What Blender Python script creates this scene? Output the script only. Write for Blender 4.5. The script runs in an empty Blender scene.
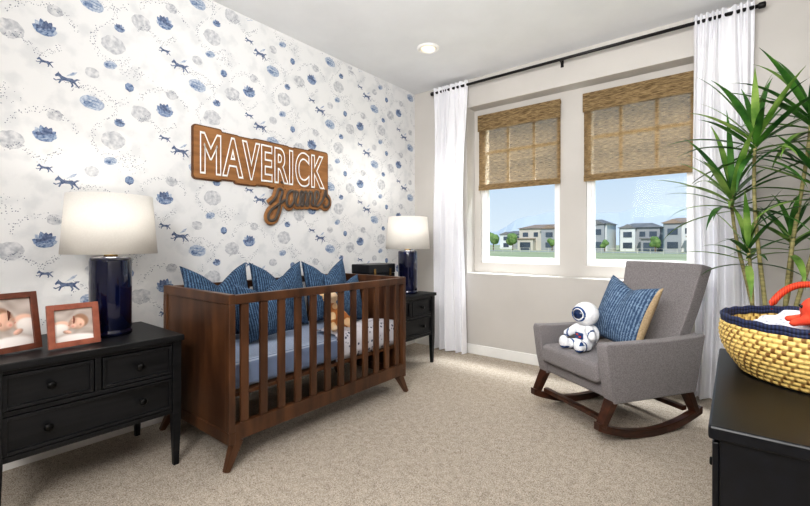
import bpy, bmesh, math, random
from mathutils import Vector, Matrix, Euler
random.seed(7)
sc = bpy.context.scene
try:
    sc.view_settings.view_transform = 'Standard'
    sc.view_settings.look = 'Medium High Contrast'
except Exception:
    pass
COL = sc.collection
pi = math.pi

def S(r, g, b):
    f = lambda c: (c/255/12.92) if c/255 <= 0.04045 else ((c/255+0.055)/1.055)**2.4
    return (f(r), f(g), f(b), 1)

# ---------------------------------------------------------------- materials
def mat(name, c, c2=None, rough=0.6, metal=0.0, scale=(8, 8, 8), nscale=1.0, detail=4, bump=0.0, bscale=None,
        dist=0.0, tex='noise', lo=0.35, hi=0.65, coat=0.0, spec=0.5, sheen=0.0, trans=0.0, rot=(0, 0, 0)):
    m = bpy.data.materials.new(name)
    m.use_nodes = True
    nt = m.node_tree
    N, L = nt.nodes, nt.links
    b = N['Principled BSDF']
    b.inputs['Base Color'].default_value = c
    b.inputs['Roughness'].default_value = rough
    b.inputs['Metallic'].default_value = metal
    b.inputs['Specular IOR Level'].default_value = spec
    b.inputs['Coat Weight'].default_value = coat
    b.inputs['Sheen Weight'].default_value = sheen
    tc = N.new('ShaderNodeTexCoord')
    mp = N.new('ShaderNodeMapping')
    mp.inputs['Scale'].default_value = scale
    mp.inputs['Rotation'].default_value = rot
    L.new(tc.outputs['Object'], mp.inputs['Vector'])
    if tex == 'noise':
        t = N.new('ShaderNodeTexNoise'); t.inputs['Scale'].default_value = nscale
        t.inputs['Detail'].default_value = detail; t.inputs['Distortion'].default_value = dist
        out = t.outputs['Fac']
    elif tex == 'wave':
        t = N.new('ShaderNodeTexWave'); t.inputs['Scale'].default_value = nscale
        t.inputs['Distortion'].default_value = dist; t.inputs['Detail'].default_value = detail
        t.inputs['Detail Scale'].default_value = 2
        out = t.outputs['Fac']
    elif tex == 'voronoi':
        t = N.new('ShaderNodeTexVoronoi'); t.inputs['Scale'].default_value = nscale
        out = t.outputs['Distance']
    L.new(mp.outputs['Vector'], t.inputs['Vector'])
    if c2 is not None:
        r = N.new('ShaderNodeValToRGB')
        r.color_ramp.elements[0].position = lo; r.color_ramp.elements[0].color = c
        r.color_ramp.elements[1].position = hi; r.color_ramp.elements[1].color = c2
        L.new(out, r.inputs['Fac'])
        L.new(r.outputs['Color'], b.inputs['Base Color'])
    if bump > 0:
        bp = N.new('ShaderNodeBump'); bp.inputs['Strength'].default_value = bump
        bp.inputs['Distance'].default_value = 0.01
        if bscale:
            t2 = N.new('ShaderNodeTexNoise'); t2.inputs['Scale'].default_value = bscale
            t2.inputs['Detail'].default_value = 3
            L.new(tc.outputs['Object'], t2.inputs['Vector'])
            L.new(t2.outputs['Fac'], bp.inputs['Height'])
        else:
            L.new(out, bp.inputs['Height'])
        L.new(bp.outputs['Normal'], b.inputs['Normal'])
    if trans > 0:
        tl = N.new('ShaderNodeBsdfTranslucent')
        tl.inputs['Color'].default_value = c
        mx = N.new('ShaderNodeMixShader'); mx.inputs[0].default_value = trans
        L.new(b.outputs[0], mx.inputs[1]); L.new(tl.outputs[0], mx.inputs[2])
        L.new(mx.outputs[0], N['Material Output'].inputs['Surface'])
    return m

def emis(name, c, s):
    m = mat(name, c, rough=0.5)
    b = m.node_tree.nodes['Principled BSDF']
    b.inputs['Emission Color'].default_value = c
    b.inputs['Emission Strength'].default_value = s
    return m

M_greige = mat('greige_paint', S(199, 195, 190), S(194, 190, 185), rough=0.85, nscale=0.3, bump=0.08, bscale=220)
M_ceil = mat('ceiling_paint', S(230, 231, 233), S(225, 226, 228), rough=0.9, nscale=0.4, bump=0.05, bscale=200)
M_trim = mat('white_trim_paint', S(240, 239, 236), S(234, 233, 230), rough=0.45, nscale=1)
M_vinyl = mat('window_vinyl', S(240, 240, 241), S(234, 235, 236), rough=0.4, nscale=1)
M_walnut = mat('walnut_wood', S(62, 39, 25), S(98, 65, 42), rough=0.34, scale=(6, 1, 6), nscale=1.8, detail=4, dist=0.4, bump=0.03)
M_walnut_v = mat('walnut_wood_vertical', S(62, 39, 25), S(98, 65, 42), rough=0.34, scale=(6, 6, 1), nscale=1.8, detail=4, dist=0.4, bump=0.03)
M_chairwood = mat('chair_wood', S(48, 27, 18), S(78, 46, 31), rough=0.3, scale=(12, 3, 12), nscale=2, detail=5, dist=0.6)
M_black = mat('charcoal_stained_wood', S(14, 15, 17), S(28, 29, 32), rough=0.42, scale=(20, 2, 30), nscale=1.6, detail=6, bump=0.06, spec=.35)
M_black2 = mat('black_painted_wood', S(9, 11, 16), S(16, 19, 26), rough=0.34, scale=(20, 2, 20), nscale=1.4, detail=5, bump=0.04, spec=.4)
M_knob = mat('black_metal', S(14, 14, 15), S(24, 24, 25), rough=0.3, metal=0.6, nscale=2)
M_navy = mat('navy_lacquer', S(8, 12, 38), S(14, 22, 58), rough=0.1, coat=0.6, nscale=0.6)
M_gold = mat('aged_brass', S(120, 98, 60), S(150, 124, 78), rough=0.3, metal=0.9, nscale=2)
M_rod = mat('rod_black_iron', S(24, 22, 22), S(34, 32, 31), rough=0.45, metal=0.4, nscale=3)
M_sheet = mat('blue_striped_sheet', S(136, 152, 182), S(190, 202, 220), rough=0.9, scale=(1, 1, 1), tex='wave', nscale=30, lo=0.3, hi=0.7)
M_throw = mat('dotted_white_blanket', S(84, 90, 116), S(222, 221, 228), rough=0.95, tex='voronoi', scale=(1, 1, 1), nscale=32, lo=0.20, hi=0.34)
M_grey = mat('grey_upholstery', S(116, 111, 112), S(142, 137, 138), rough=0.95, scale=(60, 60, 60), nscale=3, bump=0.3, bscale=380, sheen=0.15)
M_tan = mat('tan_linen', S(182, 158, 124), S(204, 182, 148), rough=0.9, scale=(50, 50, 50), nscale=2)
M_curtain = mat('white_linen_curtain', S(248, 248, 251), S(241, 241, 246), rough=0.9, scale=(60, 60, 4), nscale=2, trans=0.18)
M_white = mat('plush_white', S(244, 244, 245), S(226, 228, 233), rough=0.95, nscale=8, bump=0.1, bscale=200)
M_pblue = mat('plush_blue', S(34, 62, 112), S(54, 88, 142), rough=0.9, nscale=8)
M_pdark = mat('plush_visor_navy', S(18, 34, 66), S(32, 54, 92), rough=0.25, nscale=4)
M_pred = mat('plush_red', S(196, 60, 40), S(214, 84, 56), rough=0.9, nscale=4)
M_giraffe = mat('giraffe_plush', S(248, 214, 168), S(196, 128, 74), rough=0.95, tex='voronoi', scale=(1, 1, 1), nscale=26, lo=0.46, hi=0.56)
M_cream = mat('cream_plush', S(248, 224, 194), S(240, 212, 176), rough=0.95, nscale=5)
M_eye = mat('black_bead', S(10, 10, 10), S(20, 20, 20), rough=0.2)

def carpet_mat():
    m = bpy.data.materials.new('beige_carpet'); m.use_nodes = True
    N, L = m.node_tree.nodes, m.node_tree.links
    b = N['Principled BSDF']; b.inputs['Roughness'].default_value = 1.0; b.inputs['Specular IOR Level'].default_value = 0.1
    tc = N.new('ShaderNodeTexCoord')
    v = N.new('ShaderNodeTexVoronoi'); v.inputs['Scale'].default_value = 220
    n = N.new('ShaderNodeTexNoise'); n.inputs['Scale'].default_value = 170; n.inputs['Detail'].default_value = 4
    n2 = N.new('ShaderNodeTexNoise'); n2.inputs['Scale'].default_value = 30; n2.inputs['Detail'].default_value = 5
    for t in (v, n, n2): L.new(tc.outputs['Object'], t.inputs['Vector'])
    a = N.new('ShaderNodeMath'); a.operation = 'MULTIPLY_ADD'; a.inputs[1].default_value = -0.6
    L.new(v.outputs['Distance'], a.inputs[0]); L.new(n.outputs['Fac'], a.inputs[2])
    a2 = N.new('ShaderNodeMath'); a2.operation = 'MULTIPLY_ADD'; a2.inputs[1].default_value = 0.4
    L.new(n2.outputs['Fac'], a2.inputs[0]); L.new(a.outputs[0], a2.inputs[2])
    r = N.new('ShaderNodeValToRGB')
    r.color_ramp.elements[0].position = 0.04; r.color_ramp.elements[0].color = S(130, 118, 104)
    r.color_ramp.elements[1].position = 0.72; r.color_ramp.elements[1].color = S(213, 203, 190)
    L.new(a2.outputs[0], r.inputs['Fac']); L.new(r.outputs['Color'], b.inputs['Base Color'])
    bp = N.new('ShaderNodeBump'); bp.inputs['Strength'].default_value = 0.5; bp.inputs['Distance'].default_value = 0.004
    L.new(a.outputs[0], bp.inputs['Height']); L.new(bp.outputs['Normal'], b.inputs['Normal'])
    return m
M_carpet = carpet_mat()

def shade_mat():
    m = bpy.data.materials.new('lampshade_linen'); m.use_nodes = True
    N, L = m.node_tree.nodes, m.node_tree.links
    out = N['Material Output']
    N.remove(N['Principled BSDF'])
    tc = N.new('ShaderNodeTexCoord'); n = N.new('ShaderNodeTexNoise'); n.inputs['Scale'].default_value = 140
    L.new(tc.outputs['Object'], n.inputs['Vector'])
    r = N.new('ShaderNodeValToRGB'); r.color_ramp.elements[0].color = S(230, 227, 222); r.color_ramp.elements[1].color = S(240, 238, 234)
    L.new(n.outputs['Fac'], r.inputs['Fac'])
    d = N.new('ShaderNodeBsdfDiffuse'); t = N.new('ShaderNodeBsdfTranslucent')
    L.new(r.outputs['Color'], d.inputs['Color']); L.new(r.outputs['Color'], t.inputs['Color'])
    x = N.new('ShaderNodeMixShader'); x.inputs[0].default_value = 0.28
    L.new(d.outputs[0], x.inputs[1]); L.new(t.outputs[0], x.inputs[2]); L.new(x.outputs[0], out.inputs['Surface'])
    return m
M_shade = shade_mat()

def glass_mat():
    m = bpy.data.materials.new('window_glass'); m.use_nodes = True
    N, L = m.node_tree.nodes, m.node_tree.links
    out = N['Material Output']; N.remove(N['Principled BSDF'])
    t = N.new('ShaderNodeBsdfTransparent'); t.inputs['Color'].default_value = (.97, .98, .98, 1)
    g = N.new('ShaderNodeBsdfGlossy'); g.inputs['Roughness'].default_value = 0.05
    x = N.new('ShaderNodeMixShader'); x.inputs[0].default_value = 0.004
    L.new(t.outputs[0], x.inputs[1]); L.new(g.outputs[0], x.inputs[2]); L.new(x.outputs[0], out.inputs['Surface'])
    return m
M_glass = glass_mat()

def bamboo_mat(name, alpha, dk, lt):
    m = bpy.data.materials.new(name); m.use_nodes = True
    N, L = m.node_tree.nodes, m.node_tree.links
    out = N['Material Output']; N.remove(N['Principled BSDF'])
    tc = N.new('ShaderNodeTexCoord')
    mp = N.new('ShaderNodeMapping'); mp.inputs['Scale'].default_value = (24, 24, 280)
    L.new(tc.outputs['Object'], mp.inputs['Vector'])
    n = N.new('ShaderNodeTexNoise'); n.inputs['Scale'].default_value = 1; n.inputs['Detail'].default_value = 2
    L.new(mp.outputs[0], n.inputs['Vector'])
    r = N.new('ShaderNodeValToRGB')
    r.color_ramp.elements[0].position = 0.30; r.color_ramp.elements[0].color = dk
    r.color_ramp.elements[1].position = 0.66; r.color_ramp.elements[1].color = lt
    L.new(n.outputs['Fac'], r.inputs['Fac'])
    d = N.new('ShaderNodeBsdfDiffuse'); t = N.new('ShaderNodeBsdfTranslucent')
    L.new(r.outputs['Color'], d.inputs['Color']); L.new(r.outputs['Color'], t.inputs['Color'])
    x = N.new('ShaderNodeMixShader'); x.inputs[0].default_value = 0.3
    L.new(d.outputs[0], x.inputs[1]); L.new(t.outputs[0], x.inputs[2])
    tr = N.new('ShaderNodeBsdfTransparent'); tr.inputs['Color'].default_value = (.92, .80, .64, 1)
    mp2 = N.new('ShaderNodeMapping'); mp2.inputs['Scale'].default_value = (110, 110, 300)
    L.new(tc.outputs['Object'], mp2.inputs['Vector'])
    n2 = N.new('ShaderNodeTexNoise'); n2.inputs['Scale'].default_value = 1; n2.inputs['Detail'].default_value = 1
    L.new(mp2.outputs[0], n2.inputs['Vector'])
    mr = N.new('ShaderNodeMapRange'); mr.inputs['From Min'].default_value = 0.35; mr.inputs['From Max'].default_value = 0.65
    mr.inputs['To Min'].default_value = alpha*.3; mr.inputs['To Max'].default_value = alpha
    L.new(n2.outputs['Fac'], mr.inputs['Value'])
    x2 = N.new('ShaderNodeMixShader'); L.new(mr.outputs[0], x2.inputs[0])
    L.new(x.outputs[0], x2.inputs[1]); L.new(tr.outputs[0], x2.inputs[2]); L.new(x2.outputs[0], out.inputs['Surface'])
    return m
M_bamboo = bamboo_mat('woven_bamboo', 0.34, S(82, 66, 48), S(160, 136, 102))
M_bamboo_d = bamboo_mat('woven_bamboo_dense', 0.08, S(100, 82, 60), S(184, 160, 122))

def fabric_blue(name, dark, light, direction='X', sc_=22):
    m = bpy.data.materials.new(name); m.use_nodes = True
    N, L = m.node_tree.nodes, m.node_tree.links
    b = N['Principled BSDF']; b.inputs['Roughness'].default_value = 0.9
    tc = N.new('ShaderNodeTexCoord')
    w = N.new('ShaderNodeTexWave'); w.bands_direction = direction
    w.inputs['Scale'].default_value = sc_; w.inputs['Distortion'].default_value = 3.5; w.inputs['Detail'].default_value = 4
    w.inputs['Detail Scale'].default_value = 6
    L.new(tc.outputs['Object'], w.inputs['Vector'])
    n = N.new('ShaderNodeTexNoise'); n.inputs['Scale'].default_value = 40; n.inputs['Detail'].default_value = 4
    L.new(tc.outputs['Object'], n.inputs['Vector'])
    mx = N.new('ShaderNodeMath'); mx.operation = 'MULTIPLY'; L.new(w.outputs['Fac'], mx.inputs[0]); L.new(n.outputs['Fac'], mx.inputs[1])
    r = N.new('ShaderNodeValToRGB')
    r.color_ramp.elements[0].position = 0.10; r.color_ramp.elements[0].color = dark
    r.color_ramp.elements[1].position = 0.55; r.color_ramp.elements[1].color = light
    L.new(mx.outputs[0], r.inputs['Fac']); L.new(r.outputs['Color'], b.inputs['Base Color'])
    bp = N.new('ShaderNodeBump'); bp.inputs['Strength'].default_value = 0.3; bp.inputs['Distance'].default_value = 0.005
    L.new(mx.outputs[0], bp.inputs['Height']); L.new(bp.outputs['Normal'], b.inputs['Normal'])
    return m
M_cush = fabric_blue('indigo_ribbed_fabric', S(28, 50, 76), S(90, 118, 146))
M_cush2 = fabric_blue('blue_striped_fabric', S(48, 72, 102), S(126, 148, 172), sc_=18)

# ---------------------------------------------------------------- builders
def empty(name, loc, rotz=0.0, **props):
    o = bpy.data.objects.new(name, None)
    o.empty_display_size = 0.05
    o.location = loc
    o.rotation_euler = (0, 0, rotz)
    COL.objects.link(o)
    for k, v in props.items(): o[k] = v
    return o

def finish(name, bm, mats, parent=None, smooth=False, bevel=0.0, seg=2, loc=None, mtx=None, subs=0, solid=0.0, recalc=True, **props):
    if recalc: bmesh.ops.recalc_face_normals(bm, faces=bm.faces)
    me = bpy.data.meshes.new(name)
    bm.to_mesh(me); bm.free()
    if not isinstance(mats, (list, tuple)): mats = [mats]
    for m in mats: me.materials.append(m)
    if smooth:
        for p in me.polygons: p.use_smooth = True
    o = bpy.data.objects.new(name, me)
    COL.objects.link(o)
    if parent: o.parent = parent
    if loc: o.location = loc
    if mtx: o.matrix_local = mtx
    if solid:
        s = o.modifiers.new('s', 'SOLIDIFY'); s.thickness = solid; s.offset = 0
    if bevel:
        b = o.modifiers.new('b', 'BEVEL'); b.width = bevel; b.segments = seg; b.limit_method = 'ANGLE'; b.angle_limit = math.radians(35)
    if subs:
        s = o.modifiers.new('ss', 'SUBSURF'); s.levels = subs; s.render_levels = subs
    for k, v in props.items(): o[k] = v
    return o

def abox(bm, lo, hi, mi=0, M=None):
    vs = [bm.verts.new((x, y, z)) for x in (lo[0], hi[0]) for y in (lo[1], hi[1]) for z in (lo[2], hi[2])]
    if M:
        for v in vs: v.co = M @ v.co
    for f in ((0, 1, 3, 2), (4, 6, 7, 5), (0, 4, 5, 1), (2, 3, 7, 6), (0, 2, 6, 4), (1, 5, 7, 3)):
        fc = bm.faces.new([vs[i] for i in f]); fc.material_index = mi

def aprism(bm, pts0, pts1, mi=0):
    a = [bm.verts.new(p) for p in pts0]; b = [bm.verts.new(p) for p in pts1]
    n = len(a)
    fs = [bm.faces.new(a[::-1]), bm.faces.new(b)]
    for i in range(n): fs.append(bm.faces.new((a[i], a[(i+1) % n], b[(i+1) % n], b[i])))
    for f in fs: f.material_index = mi

def frame_of(d):
    d = Vector(d).normalized()
    u = Vector((0, 0, 1)) if abs(d.z) < 0.9 else Vector((1, 0, 0))
    x = u.cross(d).normalized(); y = d.cross(x)
    return x, y

def atube(bm, pts, rads, seg=12, mi=0, cap=True, flat=1.0):
    pts = [Vector(p) for p in pts]
    if not isinstance(rads, (list, tuple)): rads = [rads]*len(pts)
    rings = []
    for i, p in enumerate(pts):
        d = pts[min(i+1, len(pts)-1)] - pts[max(i-1, 0)]
        x, y = frame_of(d)
        rings.append([bm.verts.new(p + x*math.cos(2*pi*k/seg)*rads[i] + y*math.sin(2*pi*k/seg)*rads[i]*flat) for k in range(seg)])
    for a, b in zip(rings, rings[1:]):
        for k in range(seg):
            f = bm.faces.new((a[k], a[(k+1) % seg], b[(k+1) % seg], b[k])); f.material_index = mi
    if cap:
        bm.faces.new(rings[0][::-1]).material_index = mi
        bm.faces.new(rings[-1]).material_index = mi

def abeam(bm, p0, p1, w0, h0, w1=None, h1=None, up=(0, 0, 1), mi=0):
    w1 = w1 or w0; h1 = h1 or h0
    p0 = Vector(p0); p1 = Vector(p1); d = (p1-p0).normalized()
    x = Vector(up).cross(d)
    if x.length < 1e-3: x = Vector((1, 0, 0))
    x.normalize(); y = d.cross(x)
    q = lambda p, w, h: [p+x*sx*w/2+y*sy*h/2 for sx, sy in ((-1, -1), (1, -1), (1, 1), (-1, 1))]
    aprism(bm, q(p0, w0, h0), q(p1, w1, h1), mi)

def alathe(bm, prof, seg=32, ex=1.0, ey=1.0, c=(0, 0, 0), mi=0):
    rings = []
    for r, z in prof:
        rings.append([bm.verts.new((c[0]+r*ex*math.cos(2*pi*k/seg), c[1]+r*ey*math.sin(2*pi*k/seg), c[2]+z)) for k in range(seg)])
    for a, b in zip(rings, rings[1:]):
        for k in range(seg):
            bm.faces.new((a[k], a[(k+1) % seg], b[(k+1) % seg], b[k])).material_index = mi

def asphere(bm, c, r, rot=None, mi=0, u=16, v=10):
    if not isinstance(r, (list, tuple)): r = (r, r, r)
    M = Matrix.Translation(c) @ (Euler(rot).to_matrix().to_4x4() if rot else Matrix()) @ Matrix.Diagonal((*r, 1))
    res = bmesh.ops.create_uvsphere(bm, u_segments=u, v_segments=v, radius=1, matrix=M)
    for vv in res['verts']:
        for f in vv.link_faces: f.material_index = mi

def ball(name, c, r, m, parent, u=16, v=10):
    bm = bmesh.new(); asphere(bm, c, r, u=u, v=v)
    return finish(name, bm, m, parent=parent, smooth=True)

def blob(name, items, mats, parent=None, voxel=0.006, paint=None, smooth=6, mtx=None, loc=None, **props):
    bm = bmesh.new()
    for it in items:
        if it[0] == 'e':
            asphere(bm, it[1], it[2], it[3] if len(it) > 3 else None)
        else:
            p0, p1, r0, r1 = Vector(it[1]), Vector(it[2]), it[3], it[4]
            n = max(3, int((p1-p0).length/(min(r0, r1)*0.4))+1)
            for i in range(n):
                t = i/(n-1); asphere(bm, p0.lerp(p1, t), r0+(r1-r0)*t, u=14, v=8)
    me = bpy.data.meshes.new('tmp'); bm.to_mesh(me); bm.free()
    t = bpy.data.objects.new('tmp', me); COL.objects.link(t)
    r = t.modifiers.new('r', 'REMESH'); r.mode = 'VOXEL'; r.voxel_size = voxel
    s = t.modifiers.new('s', 'SMOOTH'); s.iterations = smooth; s.factor = 0.5
    dg = bpy.context.evaluated_depsgraph_get()
    m2 = bpy.data.meshes.new_from_object(t.evaluated_get(dg))
    bpy.data.objects.remove(t)
    m2.materials.clear()
    if not isinstance(mats, (list, tuple)): mats = [mats]
    for m in mats: m2.materials.append(m)
    for p in m2.polygons:
        p.use_smooth = True
        p.material_index = paint(p.center) if paint else 0
    m2.name = name
    o = bpy.data.objects.new(name, m2); COL.objects.link(o)
    if parent: o.parent = parent
    if loc: o.location = loc
    if mtx: o.matrix_local = mtx
    for k, v in props.items(): o[k] = v
    return o

# ---------------------------------------------------------------- room shell
L_, W_, H_, Y0 = 3.67, 3.38, 2.74, -1.5
def simple_box(name, lo, hi, m, **props):
    bm = bmesh.new(); abox(bm, lo, hi); return finish(name, bm, m, **props)
simple_box('floor', (-0.1, Y0, -0.1), (W_, L_+0.28, 0), M_carpet, kind='structure')
simple_box('ceiling', (-0.1, Y0, H_), (W_, L_+0.28, H_+0.1), M_ceil, kind='structure')
simple_box('wall_right', (W_, Y0, -0.1), (W_+0.1, L_+0.28, H_+0.1), M_greige, kind='structure')
simple_box('wall_back', (-0.1, Y0-0.1, -0.1), (W_+0.1, Y0, H_+0.1), M_greige, kind='structure')

bm = bmesh.new()
RZ0, RZ1, RX0, RX1, RY = 0.80, 2.46, 0.66, 2.63, 3.82
OY = 3.95
abox(bm, (0, L_, 0), (W_, OY, RZ0)); abox(bm, (0, L_, RZ1), (W_, OY, H_))
abox(bm, (0, L_, RZ0), (RX0, OY, RZ1)); abox(bm, (RX1, L_, RZ0), (W_, OY, RZ1))
WIN = [(0.735, 1.53), (1.755, 2.54)]; WZ0, WZ1 = 0.90, 2.38
abox(bm, (RX0, RY, RZ0), (RX1, OY, WZ0)); abox(bm, (RX0, RY, WZ1), (RX1, OY, RZ1))
abox(bm, (RX0, RY, WZ0), (WIN[0][0], OY, WZ1)); abox(bm, (WIN[0][1], RY, WZ0), (WIN[1][0], OY, WZ1)); abox(bm, (WIN[1][1], RY, WZ0), (RX1, OY, WZ1))
finish('wall_window', bm, M_greige, kind='structure')

bm = bmesh.new(); abox(bm, (0.0, L_-0.015, 0), (W_, L_, 0.095)); finish('baseboard_window', bm, M_trim, bevel=0.004, kind='structure')
bm = bmesh.new(); abox(bm, (0, Y0, 0), (0.015, L_-0.016, 0.095)); finish('baseboard_left', bm, M_trim, bevel=0.004, kind='structure')

# wallpaper wall -------------------------------------------------
M_wallpaper = mat('wallpaper_ground', S(212, 213, 214), S(223, 223, 223), rough=0.85, scale=(1, 1, 1), nscale=9, detail=6, lo=.36, hi=.50)
wc = lambda n, a, b, s=30, lo=0.35, hi=0.65: mat(n, a, b, rough=0.85, scale=(1, 1, 1), nscale=s, detail=6, lo=lo, hi=hi)
WP = [M_wallpaper,
      wc('watercolour_blue', S(78, 100, 136), S(152, 167, 191), 80),
      wc('watercolour_pale', S(136, 152, 178), S(196, 203, 213), 70),
      wc('watercolour_grey', S(172, 175, 181), S(214, 214, 215), 40),
      wc('ink_navy', S(68, 84, 116), S(116, 128, 154), 80),
      wc('ink_dot', S(106, 112, 128), S(134, 139, 150), 60)]
bm = bmesh.new()
abox(bm, (-0.1, Y0, 0), (0, OY, H_))
def poly(pts, cy, cz, mi, e=0.0008, s=1.0, flip=1, rot=0.0):
    c, sn = math.cos(rot), math.sin(rot)
    vs = []
    for (a, b) in pts:
        a *= s; b *= s
        y = cy+flip*(a*c-b*sn); z = cz+a*sn+b*c
        if not (0.0 < z < H_-0.003 and Y0 < y < L_): return
        vs.append((e, y, z))
    if flip < 0: vs = vs[::-1]
    f = bm.faces.new([bm.verts.new(v) for v in vs]); f.material_index = mi
def ell(rx, ry, n=18, j=0.0):
    return [((rx*math.cos(2*pi*k/n))*(1+random.uniform(-j, j)), ry*math.sin(2*pi*k/n)*(1+random.uniform(-j, j))) for k in range(n)]
HORSE = [(-.5, .12), (-.44, .2), (-.38, .27), (-.36, .35), (-.32, .28), (-.2, .16), (0, .11), (.2, .14), (.3, .1), (.42, .18), (.56, .16), (.44, .1), (.34, 0), (.42, -.12), (.54, -.26), (.49, -.3), (.33, -.14), (.24, -.08), (.28, -.22), (.2, -.34), (.16, -.3), (.2, -.2), (.12, -.06), (-.1, -.05), (-.22, -.1), (-.3, -.26), (-.36, -.24), (-.3, -.08), (-.46, -.16), (-.56, -.1), (-.54, -.05), (-.44, -.1), (-.26, 0), (-.3, .08), (-.38, .1), (-.46, .05)]
def leafm(cy, cz, fl=1, s=1.0):
    poly(ell(0.050, 0.034, 20, .08), cy, cz-.012*s, 2, e=0.0005, s=s)
    for i, (a, mi, l) in enumerate(((1.25, 2, .056), (-1.1, 1, .060), (.8, 1, .066), (-.65, 2, .068), (.42, 4, .070), (-.25, 1, .072), (.08, 4, .066), (-.9, 4, .048), (1.0, 1, .046))):
        w = 0.0150
        p = [(0, 0), (-w*.8, l*.3), (-w, l*.6), (-w*.5, l*.88), (0, l), (w*.5, l*.86), (w, l*.6), (w*.8, l*.3)]
        poly(p, cy, cz-0.03*s, mi, e=0.0006+0.0001*i, rot=a, flip=fl, s=s)
    poly(ell(0.038, 0.018, 16, .08), cy, cz-0.03*s, 1, e=0.0016, s=s)
    for k in range(5): poly(ell(0.010, 0.0018, 8), cy+(-0.022+0.011*k)*s, cz+(-0.03+random.uniform(-.008, .008))*s, 2, e=0.0018, rot=0.4, s=s)
def planet(cy, cz, s=1.0, r0=-.15):
    poly(ell(0.060, 0.040, 22, .06), cy, cz, 2, e=0.0007, rot=r0, s=s)
    for k, zz in enumerate((.026, .018, .009, 0, -.009, -.018, -.027)):
        w = 0.055*math.sqrt(max(0.05, 1-(zz/.040)**2))*random.uniform(.8, 1)
        poly([(-w, zz-.001), (-w*.3, zz-.006), (w*.4, zz-.0055), (w, zz), (w*.4, zz-.001), (-w*.3, zz-.0005)], cy+random.uniform(-.004, .004), cz, 1 if k % 2 else 2, e=0.0012, rot=r0, s=s)
    poly(ell(.024, .015, 12, .15), cy-.02*s, cz-.01*s, 1, e=.0013, s=s)
def dome(cy, cz, s=1.1):
    poly([(-.020, -.012), (.018, -.014), (.022, .004), (.012, .019), (-.008, .022), (-.020, .010)], cy, cz, 1, e=0.0008, s=s)
    poly([(-.020, -.012), (.018, -.014), (.0, -.026)], cy, cz, 4, e=0.0009, s=s)
def moon(cy, cz, s=1.0):
    poly(ell(0.056, 0.048, 24, .08), cy, cz, 3, e=0.0004, s=s)
    for k in range(3): poly(ell(0.026, 0.018, 14, .2), cy+random.uniform(-.03, .03)*s, cz+random.uniform(-.03, .03)*s, 3, e=0.0005+.0001*k, s=s)
def dots(cy, cz, n, f):
    for k in range(n):
        y, z = f(k)
        poly(ell(.0026, .0026, 5), cy+y, cz+z, 5, e=.0009, s=random.uniform(.5, 1.2))
px, pz = 0.572, 0.543
U = random.uniform
for i in range(-3, 6):
    cy = 0.524 + i*px
    for j in range(-4, 4):
        cz = 1.664 + j*pz + (-0.279 if i % 2 else 0)
        fl = 1 if i % 2 else -1
        leafm(cy, cz, fl, .95)
        poly(HORSE, cy, cz-.18, 4, s=.064)
        poly(HORSE, cy+.09, cz-.245, 4, s=.102)
        poly([(-.02, 0), (.03, .02), (.05, .05), (.02, .04)], cy+.1, cz-.225, 2, e=.001, s=.7)
        planet(cy+.20, cz+.207, .94)
        leafm(cy+.33, cz+.13, -fl, .54)
        planet(cy+.285, cz-.10, .56, .3)
        dome(cy+.38, cz-.198)
        moon(cy+.30, cz+.02, 1.05)
        moon(cy-.13, cz-.06, .95); moon(cy+.04, cz+.10, .6); moon(cy+.20, cz-.17, .6)
        dots(cy, cz, 70, lambda k: ((.12+U(0, .035))*math.cos(.2+2.8*k/70), (.10+U(0, .035))*math.sin(.2+2.8*k/70)))
        dots(cy+.3, cz+.02, 70, lambda k: ((.085+U(0, .03))*math.cos(2.2+3.6*k/70), (.08+U(0, .04))*math.sin(2.2+3.6*k/70)))
        dots(cy+.2, cz+.2, 60, lambda k: ((.10+U(0, .025))*math.cos(-1+3.6*k/60), (.075+U(0, .025))*math.sin(-1+3.6*k/60)))
        dots(cy+.40, cz-.1, 60, lambda k: (random.gauss(0, .035), random.gauss(0, .03)))
        dots(cy-.05, cz-.11, 70, lambda k: (-.10+.22*k/70, .03*math.sin(k*.11)+U(-.018, .018)))
        dots(cy+.2, cz-.28, 56, lambda k: (-.12+.3*k/56, .04*math.sin(k*.10+1)+U(-.02, .02)))
finish('wall_left', bm, WP, kind='structure')

# windows
for i, (x0, x1) in enumerate(WIN):
    bm = bmesh.new()
    ya, yb = 3.845, 3.93
    w = 0.035
    abox(bm, (x0, ya, WZ0), (x0+w, yb, WZ1)); abox(bm, (x1-w, ya, WZ0), (x1, yb, WZ1))
    abox(bm, (x0+w, ya, WZ0), (x1-w, yb, WZ0+w)); abox(bm, (x0+w, ya, WZ1-w), (x1-w, yb, WZ1))
    abox(bm, (x0+w, ya+.02, 1.66), (x1-w, yb-.01, 1.70))
    s = 0.025
    abox(bm, (x0+w, ya+.015, WZ0+w), (x0+w+s, ya+.045, 1.66)); abox(bm, (x1-w-s, ya+.015, WZ0+w), (x1-w, ya+.045, 1.66))
    abox(bm, (x0+w+s, ya+.015, WZ0+w), (x1-w-s, ya+.045, WZ0+w+s))
    mw = (x1-x0)/3
    for k in (1, 2): abox(bm, (x0+mw*k-.013, ya+.036, 1.70), (x0+mw*k+.013, ya+.055, WZ1-w))
    abox(bm, (x0+w, ya+.036, 2.012), (x1-w, ya+.055, 2.04))
    abox(bm, (x0+w, ya+.048, WZ0+w), (x1-w, ya+.050, WZ1-w), mi=1)
    finish('window_%d' % (i+1), bm, [M_vinyl, M_glass], kind='structure')

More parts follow.
